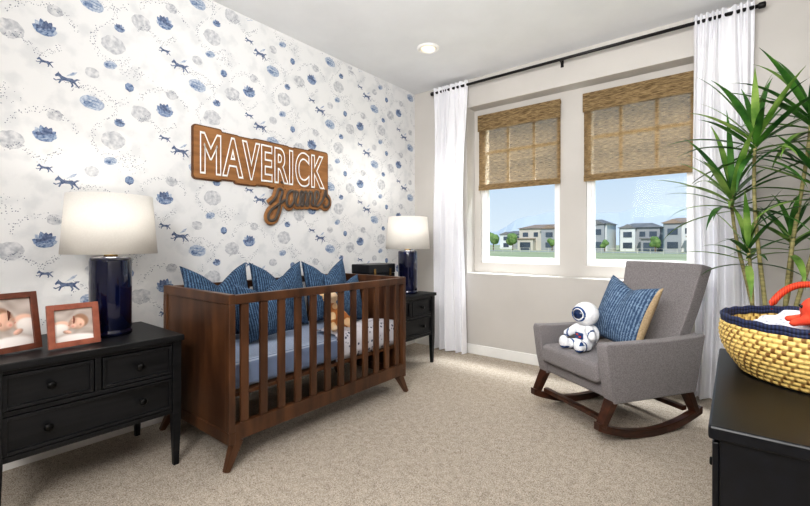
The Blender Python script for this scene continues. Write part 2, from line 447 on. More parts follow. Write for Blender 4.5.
# woven shades
for i, (x0, x1) in enumerate(WIN):
    e = empty('roman_shade', ((x0+x1)/2, 3.80, WZ1), label='woven bamboo roman shade half lowered over the window', category='window shade', group='woven window shades')
    hw = (x1-x0)/2+0.012
    bm = bmesh.new(); n = 40; zb = 1.635-WZ1
    rows = []
    for k in range(n+1):
        z = zb + (-0.03-zb)*k/n
        yy = 0.0015*math.sin(k*2.2)
        rows.append([bm.verts.new((x, yy, z)) for x in (-hw, -hw/3, hw/3, hw)])
    for a, b in zip(rows, rows[1:]):
        for c in range(3): bm.faces.new((a[c], a[c+1], b[c+1], b[c]))
    finish('shade_panel', bm, M_bamboo, parent=e)
    bm = bmesh.new()
    abox(bm, (-hw-.006, -.020, -.15), (hw+.006, -.016, 0.012)); finish('valance', bm, M_bamboo_d, parent=e)
    bm = bmesh.new(); abox(bm, (-hw, -.010, zb-.002), (hw, -.004, zb+.05)); finish('hem_fold', bm, M_bamboo_d, parent=e)
    bm = bmesh.new(); abox(bm, (-hw, -.014, -.02), (hw, .019, .008)); finish('headrail', bm, M_bamboo_d, parent=e)

# ---------------------------------------------------------------- curtain rod + curtains
rod = empty('curtain_rod', (1.6, 3.58, 2.655), label='long thin black iron curtain rod with end caps', category='curtain rod')
bm = bmesh.new(); atube(bm, [(-1.29, 0, 0), (1.30, 0, 0)], .0125, 12); finish('rod', bm, M_rod, parent=rod, smooth=True)
for xx in (-1.30, 1.31):
    bm = bmesh.new(); atube(bm, [(xx-.02, 0, 0), (xx-.015, 0, 0), (xx+.015, 0, 0), (xx+.02, 0, 0)], [.014, .02, .02, .014], 14)
    finish('finial', bm, M_rod, parent=rod, smooth=True)
for xx in (-1.24, 0.0, 1.25):
    bm = bmesh.new(); atube(bm, [(xx, .088, .0), (xx, .012, 0)], .006, 8); abox(bm, (xx-.012, .082, -.035), (xx+.012, .09, .035))
    finish('bracket', bm, M_rod, parent=rod)

def curtain(x0, x1, label, seed, flare=0.0, shift=0.0):
    rnd = random.Random(seed)
    bm = bmesh.new(); nx, nz = 150, 40
    ph = [rnd.uniform(0, 6) for _ in range(8)]
    rows = []
    for k in range(nz+1):
        t = k/nz; z = 2.70 - t*(2.70-0.012)
        row = []
        for i in range(nx+1):
            s = i/nx
            w = 1 + flare*t - .05*math.sin(pi*t)
            x = (x0+x1)/2 + (s-.5)*(x1-x0)*w + 0.010*math.sin(5*t+ph[0]) + shift*t + .006*math.sin(9*t+7*s+ph[6])
            sw = s + .035*math.sin(2*pi*1.3*s+ph[4]+1.1*t) + .02*math.sin(2*pi*2.7*s+ph[5])
            g = min(1, t*4)
            y1 = 0.020*math.sin(2*pi*9*sw+ph[1])
            y2 = (.024+.010*t)*math.sin(2*pi*4.6*sw+ph[2]+.8*t) + .010*math.sin(2*pi*9.5*sw+ph[3]+2*t)
            y = 3.575 + y1*(1-g) + y2*g
            row.append(bm.verts.new((x-(x0+x1)/2, y-3.58, z)))
        rows.append(row)
    for a, b in zip(rows, rows[1:]):
        for i in range(nx): bm.faces.new((a[i], a[i+1], b[i+1], b[i]))
    return finish('curtain', bm, M_curtain, smooth=True, loc=((x0+x1)/2, 3.58, 0), label=label, category='curtain', group='white window curtains')
curtain(0.305, 0.70, 'white linen curtain gathered beside the window', 3)
curtain(2.545, 2.875, 'white linen curtain gathered behind the potted plant', 5, flare=.1)

# ---------------------------------------------------------------- downlight
dl = empty('ceiling_downlight', (0.75, 2.86, H_), label='round white recessed ceiling light, switched on', category='ceiling light')
bm = bmesh.new(); alathe(bm, [(.058, -.001), (.060, -.012), (.074, -.018), (.090, -.012), (.094, -.001)], 32)
finish('trim_ring', bm, M_trim, parent=dl, smooth=True)
bm = bmesh.new(); alathe(bm, [(.0581, -.004), (.03, -.006), (.001, -.007)], 32); finish('lens', bm, emis('downlight_glow', S(255, 226, 178), 1.6), parent=dl)

# ---------------------------------------------------------------- nightstands
def nightstand(loc, label):
    e = empty('nightstand', loc, label=label, category='nightstand', group='dark wood nightstands')
    D, Wd, T = 0.54, 0.69, 0.645
    h = Wd/2
    bm = bmesh.new(); abox(bm, (-.005, -h-.008, T-.028), (D+.012, h+.008, T)); finish('top', bm, M_black, parent=e, bevel=.004)
    bm = bmesh.new()
    abox(bm, (.03, -h+.012, .26), (D-.03, -h+.03, T-.028)); abox(bm, (.03, h-.03, .26), (D-.03, h-.012, T-.028))
    abox(bm, (.01, -h+.03, .26), (.025, h-.03, T-.028)); abox(bm, (.03, -h+.03, .26), (D-.02, h-.03, .275))
    abox(bm, (D-.05, -h+.035, .26), (D-.012, h-.035, .282)); abox(bm, (D-.05, -h+.035, .437), (D-.012, h-.035, .455)); abox(bm, (D-.05, -h+.035, T-.046), (D-.012, h-.035, T-.028))
    abox(bm, (D-.05, -.012, .455), (D-.012, .012, T-.046))
    finish('body', bm, M_black, parent=e, bevel=.002)
    for (ya, yb, za, zb, ks) in ((-h+.042, -.016, .459, T-.05, [0]), (.016, h-.042, .459, T-.05, [0]), (-h+.042, h-.042, .286, .433, [-.17, .17])):
        bm = bmesh.new(); abox(bm, (D-.06, ya, za), (D-.020, yb, zb))
        r = .014
        abox(bm, (D-.020, ya, za), (D-.010, ya+r, zb)); abox(bm, (D-.020, yb-r, za), (D-.010, yb, zb))
        abox(bm, (D-.020, ya+r, za), (D-.010, yb-r, za+r)); abox(bm, (D-.020, ya+r, zb-r), (D-.010, yb-r, zb))
        d = finish('drawer', bm, M_black, parent=e, bevel=.0015)
        for k in ks:
            bm = bmesh.new(); cy, cz = (ya+yb)/2+k, (za+zb)/2
            M = Matrix.Translation((D-.020, cy, cz)) @ Matrix.Rotation(pi/2, 4, 'Y')
            alathe(bm, [(.001, 0), (.007, 0), (.006, .012), (.014, .018), (.016, .024), (.012, .030), (.001, .031)], 20)
            for v in bm.verts: v.co = M @ v.co
            finish('knob', bm, M_knob, parent=d, smooth=True)
    for sx in (0.022, D-.022):
        for sy in (-h+.022, h-.022):
            bm = bmesh.new()
            abeam(bm, (sx, sy, T-.029), (sx, sy, .26), .040, .040, up=(0, 1, 0))
            abeam(bm, (sx, sy, .26), (sx, sy, 0), .040, .040, .024, .024, up=(0, 1, 0))
            finish('leg', bm, M_black, parent=e, bevel=.002)
    return e
nightstand((0.07, 0.59, 0), 'charcoal-stained wooden nightstand with three drawers under picture frames')
nightstand((0.06, 2.84, 0), 'charcoal-stained wooden nightstand with drawers, partly behind the crib')

# ---------------------------------------------------------------- table lamps
def lamp(loc, label, power):
    e = empty('table_lamp', loc, label=label, category='lamp', group='navy table lamps')
    bm = bmesh.new(); alathe(bm, [(.001, 0), (.084, 0), (.090, .004), (.090, .020), (.086, .026), (.086, .032), (.089, .04), (.089, .366), (.086, .38), (.078, .387), (.001, .388)], 48)
    finish('base', bm, M_navy, parent=e, smooth=True)
    bm = bmesh.new(); alathe(bm, [(.001, .388), (.03, .388), (.028, .398), (.012, .402), (.008, .41), (.008, .44), (.014, .445), (.014, .48), (.001, .48)], 24)
    finish('neck', bm, M_gold, parent=e, smooth=True)
    bm = bmesh.new(); alathe(bm, [(.200, .402), (.178, .69)], 64)
    finish('lamp_shade', bm, M_shade, parent=e, smooth=True, solid=.002)
    bm = bmesh.new()
    for k in range(3):
        a = 2*pi*k/3; atube(bm, [(0, 0, .683), (.176*math.cos(a), .176*math.sin(a), .683)], .0022, 6)
    finish('harp', bm, M_gold, parent=e, smooth=True)
    l = bpy.data.lights.new('bulb_light', 'POINT'); l.energy = power; l.shadow_soft_size = .06; l.color = (1, .955, .89)
    lo = bpy.data.objects.new('bulb_light', l); COL.objects.link(lo); lo.parent = e; lo.location = (0.0, 0, .575)
    return e
lamp((0.33, 0.715, .645), 'navy cylinder table lamp with white drum shade beside picture frames', 3.7)
lamp((0.44, 2.98, .645), 'navy cylinder table lamp with white drum shade beside a dark box', 4.2)

bx = empty('storage_box', (0.28, 2.70, .645), label='black lidded storage box with brass latch on nightstand', category='box')
bm = bmesh.new(); abox(bm, (-.10, -.17, 0), (.10, .17, .19)); finish('body', bm, M_black2, parent=bx, bevel=.006)
bm = bmesh.new(); abox(bm, (-.104, -.174, .192), (.104, .174, .272)); finish('lid', bm, M_black2, parent=bx, bevel=.008)
for yy in (-.1, .1):
    bm = bmesh.new(); abox(bm, (.1041, yy-.012, .17), (.108, yy+.012, .235)); finish('latch', bm, M_gold, parent=bx)

# ---------------------------------------------------------------- photo frames
M_frame1 = mat('brown_leather_frame', S(88, 48, 34), S(112, 64, 46), rough=.4, nscale=3)
M_frame2 = mat('copper_wood_frame', S(136, 76, 58), S(162, 96, 74), rough=.4, nscale=3)
def photo_mat():
    m = bpy.data.materials.new('printed_photo'); m.use_nodes = True
    N, L = m.node_tree.nodes, m.node_tree.links
    b = N['Principled BSDF']; b.inputs['Roughness'].default_value = .35
    a = N.new('ShaderNodeVertexColor'); a.layer_name = 'Col'
    L.new(a.outputs['Color'], b.inputs['Base Color'])
    return m
M_photo = photo_mat()
def smooth01(x):
    x = max(0., min(1., x)); return x*x*(3-2*x)
def photo_color(u, v, var):
    if var: u = -u
    wr = .5+.25*math.sin(6*u+9*v+1.5*math.sin(4*u))+.25*math.sin(3*u-7*v)
    c = [206-38*wr, 194-40*wr, 186-40*wr]
    def over(col, cx_, cy_, a, b, r, soft=.18, sh=0.0):
        nonlocal c
        du, dv = u-cx_, v-cy_
        x = (du*math.cos(r)+dv*math.sin(r))/a; y = (-du*math.sin(r)+dv*math.cos(r))/b
        d = math.sqrt(x*x+y*y)
        k = 1-smooth01((d-1+soft)/soft)
        f = 1+sh*(y*.6-x*.4)-.5*abs(sh)*d*d
        c = [c[i]*(1-k)+max(0, min(255, col[i]*f))*k for i in range(3)]
    over((178, 164, 154), -.1, -.28, 1.1, .16, .1, .9)
    over((222, 184, 164), .75, -.10, .7, .46, -.2, .25, .3)
    over((236, 228, 222), .9, -.25, .7, .42, -.25, .25, .2)
    over((158, 120, 96), -.34, .22, .52, .50, .5, .3, .25)
    over((228, 186, 164), -.16, .08, .50, .44, .45, .3, .32)
    over((230, 188, 168), .04, -.08, .26, .22, .1, .7, .2)
    over((216, 152, 138), .06, -.10, .12, .10, .1, .9)
    over((198, 148, 126), .20, .12, .07, .06, .3, .6)
    over((150, 104, 86), .05, .20, .10, .018, .5, .7)
    over((186, 106, 96), .26, -.02, .07, .03, .7, .6)
    over((208, 156, 134), -.36, -.02, .07, .11, .2, .4, .3)
    over((226, 182, 162), .36, -.42, .26, .13, .3, .3, .4)
    over((188, 142, 122), .40, -.42, .16, .010, .3, .6)
    over((242, 236, 232), -.2, -.95, 1.4, .42, .06, .3, .2)
    return [x/255 for x in c]
def frame(loc, rotz, w, h, m, label, var):
    e = empty('picture_frame', loc, rotz, label=label, category='picture frame')
    lean = Matrix.Rotation(math.radians(-12), 4, 'Y')
    bm = bmesh.new(); b = .024
    abox(bm, (0, -w/2, 0), (.016, -w/2+b, h)); abox(bm, (0, w/2-b, 0), (.016, w/2, h))
    abox(bm, (0, -w/2+b, 0), (.016, w/2-b, b)); abox(bm, (0, -w/2+b, h-b), (.016, w/2-b, h))
    abox(bm, (0, -w/2+b, b), (.004, w/2-b, h-b))
    finish('frame_border', bm, m, parent=e, bevel=.0015, mtx=lean)
    iw, ih = w/2-b, h/2-b
    bm = bmesh.new(); n = 64; G = []
    cl = bm.loops.layers.float_color.new('Col')
    for i in range(n+1):
        G.append([bm.verts.new((.005, (-1+2*i/n)*iw, h/2+(-1+2*j/n)*ih)) for j in range(n+1)])
    for i in range(n):
        for j in range(n):
            f = bm.faces.new((G[i][j], G[i+1][j], G[i+1][j+1], G[i][j+1]))
            for lp, (a_, b_) in zip(f.loops, ((i, j), (i+1, j), (i+1, j+1), (i, j+1))):
                r_, g_, bb = photo_color(-1+2*a_/n, -1+2*b_/n, var)
                lp[cl] = S(r_*255, g_*255, bb*255)
    finish('photo', bm, M_photo, parent=e, mtx=lean, recalc=False, label='printed photo of a sleeping baby')
    bm = bmesh.new(); abeam(bm, (0, 0, h*.7), (-.06, 0, .0), .04, .003, up=(0, 1, 0))
    ob = finish('easel_back', bm, m, parent=e)
    ob.location = (-.04*h/.2*.6, 0, 0)
    return e
frame((0.44, 0.335, .6485), math.radians(14), .20, .245, M_frame1, 'dark brown picture frame with baby photo on nightstand', 0)
frame((0.505, 0.53, .6490), math.radians(2), .185, .185, M_frame2, 'reddish-brown picture frame with sleeping baby photo on nightstand', 1)

# ---------------------------------------------------------------- crib
crib = empty('crib', (0.495, 1.725, 0), label='walnut wooden baby crib with slatted sides and solid ends', category='crib')
cx, cyh = .375, .685
def side(xc, name):
    bm = bmesh.new()
    abox(bm, (xc-.018, -cyh+.03, .80), (xc+.018, cyh-.03, .845))
    abox(bm, (xc-.018, -cyh+.03, .135), (xc+.018, cyh-.03, .215))
    n = 12; span = 2*(cyh-.035)
    for k in range(n):
        y = -cyh+.035+span*(k+.5)/n
        abox(bm, (xc-.010, y-.021, .215), (xc+.010, y+.021, .80))
    finish(name, bm, M_walnut_v, parent=crib, bevel=.003)
side(cx-.02, 'front_side'); side(-cx+.02, 'back_side')
for s in (-1, 1):
    y = s*(cyh-.017)
    bm = bmesh.new()
    abox(bm, (-cx+.04, y-.009, .16), (cx-.04, y+.009, .80))
    abox(bm, (-cx+.001, y-.017, .80), (cx-.001, y+.017, .85))
    abox(bm, (-cx+.001, y-.017, .12), (cx-.001, y+.017, .18))
    abox(bm, (-cx+.001, y-.017, .18), (-cx+.042, y+.017, .80)); abox(bm, (cx-.042, y-.017, .18), (cx-.001, y+.017, .80))
    finish('end_panel', bm, M_walnut_v, parent=crib, bevel=.004)
for sx in (-1, 1):
    for sy in (-1, 1):
        bm = bmesh.new()
        abeam(bm, (sx*(cx-.03), sy*(cyh-.055), .135), (sx*(cx-.008), sy*(cyh+.012), 0), .05, .05, .026, .026, up=(1, 0, 0))
        finish('leg', bm, M_walnut_v, parent=crib, bevel=.003)
bm = bmesh.new(); abox(bm, (-cx+.045, -cyh+.036, .335), (cx-.045, cyh-.036, .353)); finish('mattress_support', bm, M_walnut, parent=crib)
bm = bmesh.new(); abox(bm, (-.32, -.64, .354), (.305, .64, .50))
finish('crib_mattress', bm, M_sheet, loc=(.495, 1.725, 0), bevel=.03, seg=4, smooth=True, label='crib mattress with pale blue striped fitted sheet', category='mattress')
bm = bmesh.new()
ny, prof = 24, [(.316, .357), (.326, .40), (.327, .46), (.322, .50), (.29, .517), (.2, .519), (.12, .517), (.08, .512)]
rows = []
for k in range(ny+1):
    y = .06+.57*k/ny
    rows.append([bm.verts.new((x, y+.012*math.sin(z*30+i), z+.006*(1+math.sin(k*.9+i*1.3)) if x < .31 else z)) for i, (x, z) in enumerate(prof)])
for a, b in zip(rows, rows[1:]):
    for i in range(len(prof)-1): bm.faces.new((a[i], b[i], b[i+1], a[i+1]))
finish('throw_blanket', bm, M_throw, loc=(.495, 1.725, 0), smooth=True, solid=.005, label='white dotted baby blanket spread over crib mattress', category='blanket')

# cushions
def cushion(name, mtx, w, h, T, chop, mats, seed=0, trim=False, **props):
    n = 34
    bm = bmesh.new(); sides = []
    for sgn in (1, -1):
        g = []
        for i in range(n+1):
            row = []
            for j in range(n+1):
                u = -1+2*i/n; v = -1+2*j/n
                x = u*w/2*(1-.09*(1-v*v)*abs(u)**2); y = v*h/2*(1-.09*(1-u*u)*abs(v)**2)
                th = T*((1-u*u)*(1-v*v))**.42 if abs(u) < 1 and abs(v) < 1 else 0
                vv = (v+1)/2
                if chop > 0:
                    y -= chop*(.55*max(0, 1-abs(u)*.98)**1.15+.45*math.exp(-(u/.42)**2))*vv**2.0*h
                    th *= 1-.55*math.exp(-(u/.2)**2)*vv**2.5
                th += .004*math.sin(5*u+seed)*math.sin(4*v+seed)*(1-u*u)*(1-v*v)
                row.append((x, y, sgn*th))
            g.append(row)
        sides.append(g)
    V = {}
    def gv(s, i, j):
        edge = i in (0, n) or j in (0, n)
        k = (0 if edge else s, i, j)
        if k not in V: V[k] = bm.verts.new(sides[s][i][j])
        return V[k]
    for s in (0, 1):
        for i in range(n):
            for j in range(n):
                q = [gv(s, i, j), gv(s, i+1, j), gv(s, i+1, j+1), gv(s, i, j+1)]
                f = bm.faces.new(q if s == 0 else q[::-1]); f.material_index = s if len(mats) > 1 else 0
                if trim and i >= n-1: f.material_index = 1
    o = finish(name, bm, mats, smooth=True, **props)
    o.matrix_world = mtx
    return o
def mtx_of(ex, ey, c, roll=0.0):
    ex, ey = Vector(ex).normalized(), Vector(ey).normalized(); ez = ex.cross(ey)
    M = Matrix((ex, ey, ez)).transposed().to_4x4()
    return Matrix.Translation(c) @ M @ Matrix.Rotation(roll, 4, 'Z')
a = math.radians(13)
for k, (cyy, rl, cxx, yaw) in enumerate(((1.298, .02, .285, .01), (1.728, -.01, .29, -.01), (2.158, .02, .295, .01))):
    cushion('throw_cushion', mtx_of((math.sin(yaw), math.cos(yaw), 0), (-math.sin(a), 0, math.cos(a)), (cxx, cyy, .742), rl), .42, .47, .072, .25, [M_cush], k,
            label='indigo blue ribbed cushion with dented top leaning in the crib', category='cushion', group='indigo cushions in the crib')
for k, (cyy, rl, cxx) in enumerate(((1.50, .3, .475), (2.16, -.3, .47))):
    cushion('throw_cushion', mtx_of((0, 1, 0), (-.32, 0, 1), (cxx, cyy, .695), rl*.3), .37, .37, .05, .20, [M_cush], k+5,
            label='smaller indigo ribbed cushion in front of the crib cushions', category='cushion', group='indigo cushions in the crib')

# giraffe plush
g = empty('giraffe_plush', (.68, 1.875, .532), label='tan spotted giraffe soft toy sitting on crib mattress', category='soft toy')
g.scale = (1.3, 1.3, 1.3)
blob('body', [('e', (0, 0, .06), (.05, .055, .062)), ('c', (0, -.01, .09), (.01, -.04, .15), .036, .028), ('e', (.022, -.045, .165), (.045, .034, .034)),
              ('c', (.03, .03, .03), (.07, .06, .018), .02, .016), ('c', (.03, -.03, .03), (.07, -.06, .018), .02, .016), ('c', (.03, .03, .08), (.06, .06, .04), .015, .012), ('c', (.03, -.03, .08), (.06, -.06, .04), .015, .012),
              ('e', (0, -.012, .185), (.008, .018, .012)), ('e', (0, -.08, .185), (.008, .018, .012))], [M_giraffe, M_cream], parent=g, voxel=.005,
     paint=lambda c: 1 if (c.x > .045 and c.z > .14) or c.x > .075 else 0)
for yy in (-.062, -.028):
    bm = bmesh.new(); atube(bm, [(-.0, yy, .19), (-.005, yy, .212)], [.004, .006], 8); finish('horn', bm, M_cream, parent=g, smooth=True)
for yy in (-.073, -.018): ball('eye', (.036, yy, .172), .005, M_eye, g)

# ---------------------------------------------------------------- wall sign
sign = empty('name_sign', (0.0, 1.83, 1.6), label='layered brown wooden name sign mounted on wallpaper', category='wall sign')
M_signwood = mat('sign_wood', S(134, 92, 54), S(160, 114, 70), rough=.55, scale=(1, 2, 14), nscale=2, detail=5)
M_signdark = mat('sign_wood_dark', S(88, 58, 34), S(108, 72, 44), rough=.6, scale=(1, 2, 14), nscale=2)
M_signgrey = mat('sign_script_greybrown', S(70, 62, 57), S(88, 79, 72), rough=.5)
M_signwhite = mat('sign_white_letters', S(248, 247, 245), S(240, 239, 236), rough=.5)
def rr(y0, y1, z0, z1, r, n=6):
    P = []
    for cy, cz, a0 in ((y1-r, z1-r, 0), (y0+r, z1-r, pi/2), (y0+r, z0+r, pi), (y1-r, z0+r, 1.5*pi)):
        for k in range(n+1):
            t = a0+pi/2*k/n; P.append((cy+r*math.cos(t), cz+r*math.sin(t)))
    return P
def plate(bm, P, x0, x1): aprism(bm, [(x0, y, z) for y, z in P], [(x1, y, z) for y, z in P])
def text_mesh(body, w, h, off, bev):
    cu = bpy.data.curves.new('t', 'FONT'); cu.body = body; cu.size = 1.0; cu.offset = off; cu.fill_mode = 'NONE'; cu.bevel_depth = bev; cu.bevel_resolution = 1; cu.resolution_u = 8
    cu.space_character = 1.14
    o = bpy.data.objects.new('t', cu); COL.objects.link(o)
    me = bpy.data.meshes.new_from_object(o.evaluated_get(bpy.context.evaluated_depsgraph_get()))
    bpy.data.objects.remove(o)
    xs = [v.co.x for v in me.vertices]; ys = [v.co.y for v in me.vertices]
    sx = w/(max(xs)-min(xs)); sy = h/(max(ys)-min(ys))
    mx, my = (max(xs)+min(xs))/2, (max(ys)+min(ys))/2
    for v in me.vertices:
        x, y, z = v.co; v.co = (z*.12, (x-mx)*sx, (y-my)*sy)
    return me
me = text_mesh('MAVERICK', 1.06, .285, .026, .020)
me.materials.clear(); me.materials.append(M_signwhite)
o = bpy.data.objects.new('lettering', me); COL.objects.link(o); o.parent = sign; o.location = (.027, 0, .095)
o['label'] = 'white outlined capital letters'
LB = [(-.575, -.37, -.082, .278), (-.42, -.24, -.070, .262), (-.29, -.10, -.086, .258), (-.15, .02, -.078, .266), (-.02, .18, -.086, .264), (.12, .25, -.078, .258), (.20, .40, -.086, .264), (.36, .572, -.074, .278)]
bm = bmesh.new()
for k, (y0, y1, z0, z1) in enumerate(LB): plate(bm, rr(y0, y1, z0, z1, .026), .001, .016+.0001*k)
finish('backing_board', bm, M_signdark, parent=sign)
bm = bmesh.new()
for k, (y0, y1, z0, z1) in enumerate(LB): plate(bm, rr(y0+.009, y1-.009, z0+.009, z1-.009, .020), .016, .022+.0001*k)
finish('face_board', bm, M_signwood, parent=sign)
# hand-lettered lowercase script; first stroke is the tall looped j, second its dot
SC = [[(-.10, .10), (.08, .26), (.26, .52), (.24, .20), (.16, -.16), (.02, -.36), (-.12, -.32), (-.08, -.12), (.12, .04), (.40, .22)],
      [(.285, .70), (.30, .715), (.315, .72)],
      [(.76, .42), (.60, .48), (.46, .25), (.52, .03), (.68, .14), (.78, .46), (.76, .12), (.84, .05), (.92, .2), (.98, .46), (.98, .05), (1.04, .3), (1.12, .46), (1.18, .3), (1.16, .05), (1.22, .3), (1.30, .46), (1.36, .3), (1.34, .1), (1.42, .05), (1.54, .2), (1.61, .36), (1.53, .48), (1.46, .25), (1.52, .04), (1.66, .10), (1.80, .30), (1.88, .54)],
      [(1.88, .54), (1.90, .38), (2.02, .22), (1.98, .05), (1.84, .01), (1.78, .10)]]
def script_mesh(rad, xoff, flat):
    cu = bpy.data.curves.new('s', 'CURVE'); cu.dimensions = '3D'; cu.bevel_depth = rad; cu.bevel_resolution = 3; cu.use_fill_caps = True
    for P in SC:
        sp = cu.splines.new('BEZIER'); sp.bezier_points.add(len(P)-1)
        for bp_, (a_, b_) in zip(sp.bezier_points, P):
            bp_.co = ((a_-.95)*.276, (b_-.25)*.27 + (a_-.95)*.02, 0); bp_.handle_left_type = bp_.handle_right_type = 'AUTO'
    o = bpy.data.objects.new('s', cu); COL.objects.link(o)
    me = bpy.data.meshes.new_from_object(o.evaluated_get(bpy.context.evaluated_depsgraph_get()))
    bpy.data.objects.remove(o)
    for v in me.vertices:
        x, y, z = v.co; v.co = (xoff+z*flat, x, y)
    return me
for nm, rad, xo, fl, m in (('script_backing', .033, .024, .16, M_signwood), ('script_lettering', .0115, .034, .5, M_signgrey)):
    me = script_mesh(rad, xo, fl); me.materials.clear(); me.materials.append(m)
    for p in me.polygons: p.use_smooth = True
    o = bpy.data.objects.new(nm, me); COL.objects.link(o); o.parent = sign; o.location = (0, .275, -.145)

# ---------------------------------------------------------------- rocking chair
CYAW = math.radians(-33)
ch = empty('rocking_chair', (2.155, 2.90, 0), CYAW, label='grey upholstered rocking armchair with dark wooden rockers by window', category='armchair')
R = .92
def rz(y): return y*y/(2*R)
for s in (-1, 1):
    bm = bmesh.new(); x = s*.285
    n = 24; ys = [-.39+(.385+.39)*k/n for k in range(n+1)]
    P = [(y, rz(y)) for y in ys] + [(y, rz(y)+.042) for y in ys[::-1]]
    aprism(bm, [(x-.021, y, z) for y, z in P], [(x+.021, y, z) for y, z in P])
    finish('rocker', bm, M_chairwood, parent=ch, bevel=.003)
    for (a0, a1) in (((-.27, .27), (-.362, .095)), ((.25, .27), (.345, .088))):
        bm = bmesh.new(); abeam(bm, (x, a0[0], a0[1]), (x, a1[0], a1[1]), .040, .070, .038, .046, up=(1, 0, 0))
        finish('leg', bm, M_chairwood, parent=ch, bevel=.004)
for yy in (-.30, .29):
    bm = bmesh.new(); abox(bm, (-.263, yy-.018, rz(yy)+.050), (.263, yy+.018, rz(yy)+.076)); finish('stretcher', bm, M_chairwood, parent=ch, bevel=.003)
bm = bmesh.new(); abox(bm, (-.250, -.30, .235), (.250, .27, .31)); finish('seat_base', bm, M_grey, parent=ch, bevel=.015, seg=3, smooth=True)
bm = bmesh.new(); abox(bm, (-.245, -.355, .312), (.245, .215, .43)); finish('seat', bm, M_grey, parent=ch, bevel=.03, seg=5, smooth=True)
for s in (-1, 1):
    bm = bmesh.new(); x0, x1 = s*.250, s*.324
    P = [(-.305, .222), (-.335, .34), (-.362, .525), (-.354, .552), (-.2, .545), (.1, .540), (.30, .546), (.385, .556), (.345, .38), (.305, .222)]
    aprism(bm, [(x0, y, z) for y, z in P], [(x1, y, z) for y, z in P])
    finish('armrest', bm, M_grey, parent=ch, bevel=.009, seg=4, smooth=True)
bm = bmesh.new()
nx, nz = 14, 18
F, B = [], []
for k in range(nz+1):
    t = k/nz; z = .40+(.975-.40)*t; yc = .20+.240*t+.018*math.sin(pi*t)
    hw = .246+.036*max(0, (t-.25)/.75)
    th = .10-.03*t
    rf, rb = [], []
    for i in range(nx+1):
        s = -1+2*i/nx
        x = s*hw
        zz = z-(.004*s*s if t > .9 else 0)
        cur = -.028*abs(s)**3*t
        rf.append((x, yc+cur+.0, zz)); rb.append((x, yc+th+cur*.3, zz-.02*t))
    F.append(rf); B.append(rb)
VF = [[bm.verts.new(p) for p in r] for r in F]; VB = [[bm.verts.new(p) for p in r] for r in B]
for k in range(nz):
    for i in range(nx):
        bm.faces.new((VF[k][i], VF[k][i+1], VF[k+1][i+1], VF[k+1][i])); bm.faces.new((VB[k][i], VB[k+1][i], VB[k+1][i+1], VB[k][i+1]))
    bm.faces.new((VF[k][0], VF[k+1][0], VB[k+1][0], VB[k][0])); bm.faces.new((VF[k][nx], VB[k][nx], VB[k+1][nx], VF[k+1][nx]))
for i in range(nx):
    bm.faces.new((VF[0][i], VB[0][i], VB[0][i+1], VF[0][i+1])); bm.faces.new((VF[nz][i], VF[nz][i+1], VB[nz][i+1], VB[nz][i]))
finish('backrest', bm, M_grey, parent=ch, bevel=.010, seg=4, smooth=True)
ex = Vector((math.cos(CYAW), math.sin(CYAW), 0)); bk = Vector((-math.sin(CYAW), math.cos(CYAW), 0))
ey = Vector((0, 0, 1))*math.cos(.34)+bk*math.sin(.34)
cushion('throw_cushion', mtx_of(ex, ey, (2.220, 2.925, .660), -.14), .40, .43, .080, .10, [M_cush2, M_tan], 9, trim=True,
        label='blue striped cushion with tan back on grey rocking chair', category='cushion')

# astronaut plush
ast = empty('astronaut_plush', (2.035, 2.76, .432), math.radians(-30), label='white and blue astronaut soft toy sitting on rocking chair', category='soft toy')
blob('body', [('e', (0, 0, .08), (.066, .052, .082)), ('c', (-.05, -.02, .13), (-.105, -.05, .085), .028, .025), ('c', (.05, -.02, .13), (.10, -.055, .10), .028, .025),
              ('c', (-.035, -.03, .03), (-.06, -.10, .035), .033, .031), ('c', (.035, -.03, .03), (.06, -.10, .035), .033, .031),
              ('e', (-.062, -.12, .045), (.033, .026, .042)), ('e', (.062, -.12, .045), (.033, .026, .042)), ('e', (0, .055, .09), (.05, .03, .06))],
     [M_white, M_pblue], parent=ast, voxel=.006,
     paint=lambda c: 1 if (c.y < -.10 and c.z < .022) or (-.080 < c.y < -.068 and c.z < .08) or (.084 < abs(c.x) < .094 and c.z > .05) else 0)
blob('helmet', [('e', (0, 0, .222), (.082, .076, .076))], [M_white], parent=ast, voxel=.006)
bm = bmesh.new(); atube(bm, [(.050*math.cos(2*pi*k/28), -.058, .224+.040*math.sin(2*pi*k/28)) for k in range(29)], .0065, 8, cap=False)
finish('visor_rim', bm, M_pblue, parent=ast, smooth=True)
ball('visor', (0, -.034, .224), (.050, .050, .041), M_pdark, ast, 24, 14)
bm = bmesh.new()
abox(bm, (-.03, -.058, .07), (.03, -.050, .108)); cp = finish('chest_patch', bm, M_pblue, parent=ast, bevel=.002)
for (xa, za) in ((-.011, .097), (.011, .084)):
    bm = bmesh.new(); abox(bm, (xa-.007, -.062, za-.005), (xa+.007, -.0585, za+.005)); finish('button', bm, M_pred, parent=cp)

